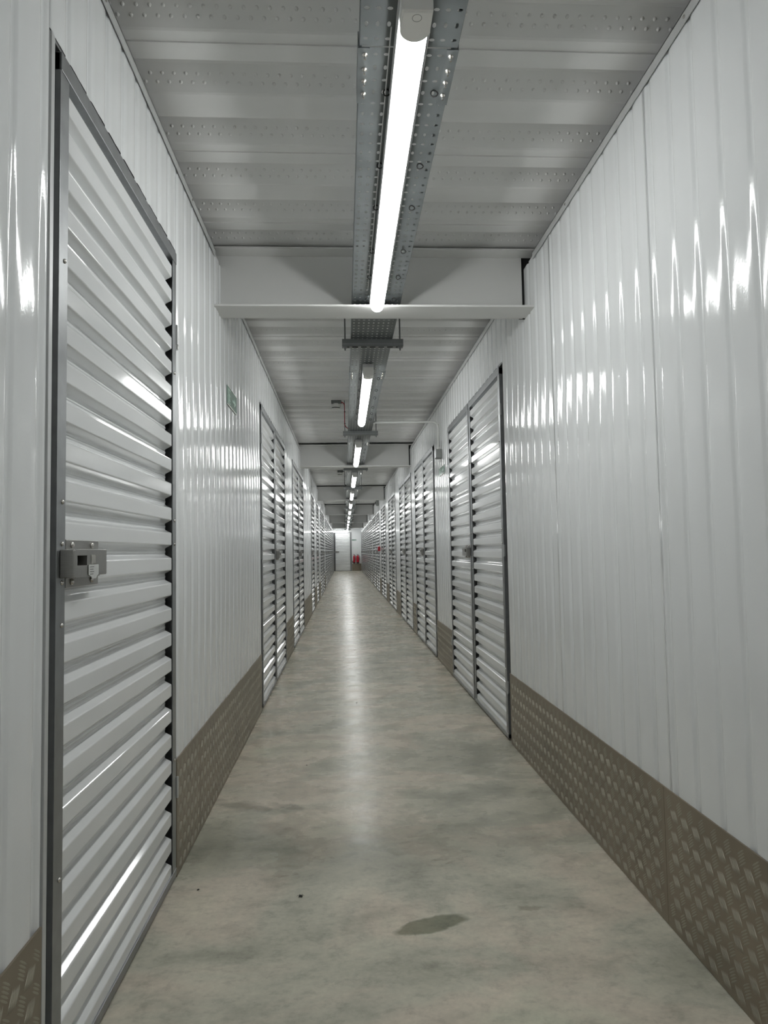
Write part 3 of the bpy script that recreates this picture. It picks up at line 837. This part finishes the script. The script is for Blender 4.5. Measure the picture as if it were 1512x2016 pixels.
bm = bmesh.new(); lathe(bm, [(0.009, 0.0), (0.009, 0.02)], (0.0, 0.0452, 0.055), 'y', 10); obj('side_gland', bm, 'galv', root)

# ------------------------------------------------------------------ emergency exit signs
def exit_sign(side, y0, y1, z0, z1, label):
    root = empty('exit_sign', (sx(side, 0.002), (y0+y1)/2, z0)); tag(root, label, 'sign', 'green emergency exit signs')
    s = 1 if side == 'L' else -1; hy = (y1-y0)/2; H = z1-z0
    bm = bmesh.new(); box(bm, min(0, s*0.003), -hy, 0, max(0, s*0.003), hy, H); obj('panel', bm, 'sign', root)
    bm = bmesh.new()
    for z in (0, H-0.003): box(bm, min(s*0.003, s*0.0045), -hy, z, max(s*0.003, s*0.0045), hy, z+0.003)
    obj('border', bm, 'white', root)
    # running figure, doorway and arrow, flat raised print
    bm = bmesh.new()
    d = -1 if side == 'L' else 1
    def P(poly):
        ext(bm, [(u*hy*2, v*H) for u, v in poly], lambda u, v: Vector((s*0.0030, d*u, v)), lambda u, v: Vector((s*0.0036, d*u, v)))
    # doorway
    P([(0.20, 0.12), (0.40, 0.12), (0.40, 0.88), (0.20, 0.88), (0.20, 0.82), (0.375, 0.82), (0.375, 0.18), (0.20, 0.18)])
    # runner: torso, head, arms, legs
    P([(0.27, 0.42), (0.32, 0.42), (0.30, 0.68), (0.25, 0.68)])
    P([(0.255+0.022*math.cos(a*0.7854), 0.76+0.065*math.sin(a*0.7854)) for a in range(8)])
    P([(0.26, 0.67), (0.20, 0.56), (0.215, 0.52), (0.28, 0.60)])
    P([(0.29, 0.66), (0.35, 0.60), (0.36, 0.50), (0.34, 0.50), (0.33, 0.58), (0.29, 0.60)])
    P([(0.28, 0.44), (0.24, 0.34), (0.20, 0.32), (0.20, 0.26), (0.26, 0.28), (0.31, 0.42)])
    P([(0.31, 0.44), (0.33, 0.30), (0.37, 0.18), (0.34, 0.17), (0.30, 0.28), (0.28, 0.42)])
    # arrow
    P([(-0.05, 0.44), (-0.25, 0.44), (-0.25, 0.28), (-0.40, 0.50), (-0.25, 0.72), (-0.25, 0.56), (-0.05, 0.56)])
    obj('pictogram', bm, 'signpale', root)
exit_sign('L', 3.459, 3.751, 1.848, 1.946, 'green running man exit sign with arrow on the left wall panel')
exit_sign('R', 6.150, 6.480, 1.790, 1.870, 'green exit sign on the right wall below the junction box')

# ------------------------------------------------------------------ call point, sounder, stickers
root = empty('fire_call_point', (W-0.004, 17.62, 1.09)); tag(root, 'red fire alarm call point box on the right wall between far doors', 'alarm')
bm = bmesh.new(); box(bm, -0.06, -0.05, 0, 0, 0.05, 0.115, 0.004); obj('box_body', bm, 'red', root)
bm = bmesh.new(); box(bm, -0.05, -0.0545, 0.02, -0.01, -0.0505, 0.095); box(bm, -0.064, -0.03, 0.03, -0.0605, 0.03, 0.085); obj('glass_window', bm, 'redcable', root)
root = empty('alarm_sounder', (W-0.003, 18.1, 2.29)); tag(root, 'dark grey sounder box high on the right wall above far doors', 'alarm')
bm = bmesh.new(); box(bm, -0.07, -0.06, 0, 0, 0.06, 0.15, 0.01); obj('box_body', bm, 'greybox', root)
bm = bmesh.new(); lathe(bm, [(0.04, 0.0), (0.04, -0.012), (0.02, -0.018)], (-0.0715, 0, 0.075), 'x', 16); obj('horn', bm, 'dark', root)
bm = bmesh.new(); box(bm, 0.002, 2.432, 1.822, 0.0032, 2.448, 1.905)
st = obj('sticker', bm, 'white'); tag(st, 'narrow white sticker with marks on left wall beside the foreground door', 'sticker')
bm = bmesh.new()
for k, (z, h) in enumerate(((1.832, 0.006), (1.845, 0.004), (1.856, 0.008), (1.872, 0.005), (1.885, 0.004))): box(bm, 0.0032, 2.434, z, 0.0034, 2.440+0.001*(k % 3), z+h)
obj('print', bm, 'ink', st)

# ------------------------------------------------------------------ end wall: signs and fire extinguishers
def lab_sign(x, z, w, h, m, label, marks):
    root = empty('wall_sign', (x, Y_END, z)); tag(root, label, 'sign')
    bm = bmesh.new(); box(bm, -w/2, -0.004, -h/2, w/2, 0, h/2); obj('plate', bm, m, root)
    bm = bmesh.new()
    for a, b_, c, d_ in marks: box(bm, a*w, -0.005, b_*h, c*w, -0.0041, d_*h)
    obj('print', bm, 'signpale', root)
lab_sign(1.125, 1.735, 0.25, 0.07, 'signdark', 'dark green strip sign high on the end wall right of the door', [(-0.42, -0.2, -0.36, 0.25), (-0.32, -0.2, -0.24, 0.25), (-0.2, -0.2, -0.12, 0.25), (0.0, -0.25, 0.06, 0.25), (0.1, -0.2, 0.2, 0.2), (0.26, -0.3, 0.42, 0.3)])
lab_sign(1.10, 1.29, 0.05, 0.10, 'white', 'small pale sign on the end wall above the left extinguisher', [(-0.3, -0.4, 0.3, 0.4)])
lab_sign(1.30, 1.29, 0.05, 0.10, 'white', 'small pale sign on the end wall above the right extinguisher', [(-0.3, -0.4, 0.3, 0.4)])
def extinguisher(x, r, label, horn):
    root = empty('fire_extinguisher', (x, Y_END-0.09, 0.42)); tag(root, label, 'fire extinguisher', 'red fire extinguishers on the end wall')
    bm = bmesh.new(); lathe(bm, [(r*0.9, 0.06), (r, 0.07), (r, 0.36), (r*0.8, 0.41), (r*0.35, 0.435), (r*0.3, 0.46)], (0, 0, 0), 'z', 20); obj('cylinder', bm, 'red', root, False)
    bm = bmesh.new(); lathe(bm, [(r*0.92, 0.0), (r*0.98, 0.01), (r*0.98, 0.065), (r*0.9, 0.07)], (0, 0, 0), 'z', 20); obj('foot', bm, 'rubber', root)
    bm = bmesh.new(); box(bm, -0.012, -0.012, 0.46, 0.012, 0.012, 0.49); box(bm, -0.06, -0.008, 0.488, 0.02, 0.008, 0.497); box(bm, -0.055, -0.008, 0.505, 0.015, 0.008, 0.512, 0.001); obj('valve_handle', bm, 'rubber', root)
    pts = [(0.012, 0, 0.475), (0.06, -0.01, 0.46), (r+0.035, -0.02, 0.40), (r+0.03, -0.02, 0.30), (r+0.022, -0.02, 0.16)]
    bm = bmesh.new(); tube(bm, pts, 0.010, 8)
    if horn: lathe(bm, [(0.012, 0.16), (0.03, 0.04)], (-r-0.025, -0.02, 0), 'z', 10)
    obj('hose', bm, 'rubber', root)
    bm = bmesh.new(); box(bm, -r*0.5, 0.0, 0.30, r*0.5, 0.09-0.0005, 0.33); obj('wall_hook', bm, 'galv', root)
extinguisher(1.115, 0.058, 'narrower dark red fire extinguisher on the end wall, left of the pair', True)
extinguisher(1.315, 0.078, 'wider bright red fire extinguisher on the end wall, right of the pair', False)

# ------------------------------------------------------------------ small debris on the floor
def debris(x, y, s, label, bug=False):
    bm = bmesh.new(); rnd = random.Random(int(x*1000)); n = 9
    lathe(bm, [(s*0.5, 0.0005), (s*rnd.uniform(0.7, 0.9), s*0.25), (s*0.5, s*0.55), (s*0.15, s*0.7)], (0, 0, 0), 'z', n)
    for v in bm.verts: v.co.x *= 1.5*rnd.uniform(0.8, 1.2); v.co.y *= rnd.uniform(0.7, 1.2)
    o = obj('dead_beetle' if bug else 'grit', bm, 'debris'); o.location = (x, y, 0); o.rotation_euler = (0, 0, rnd.uniform(0, 3))
    tag(o, label, 'insect' if bug else 'debris')
    if bug:
        bm = bmesh.new()
        for k in range(6):
            a = math.radians(-60+60*(k % 3)) + (math.pi if k > 2 else 0)
            tube(bm, [(0, 0, s*0.4), (s*1.1*math.cos(a), s*1.3*math.sin(a), s*0.6), (s*1.7*math.cos(a), s*1.9*math.sin(a), 0.0008)], 0.0004, 5)
        obj('legs', bm, 'debris', o)
debris(0.431, 2.245, 0.0065, 'small black dead insect on the concrete left of the damp patch', True)
debris(0.095, 2.319, 0.0045, 'tiny dark speck of grit beside the foreground door')
debris(0.377, 3.583, 0.0045, 'tiny dark speck of grit left of the floor reflection, mid corridor')
debris(0.656, 4.992, 0.0050, 'tiny dark speck of grit near the middle of the floor, farthest of the specks')
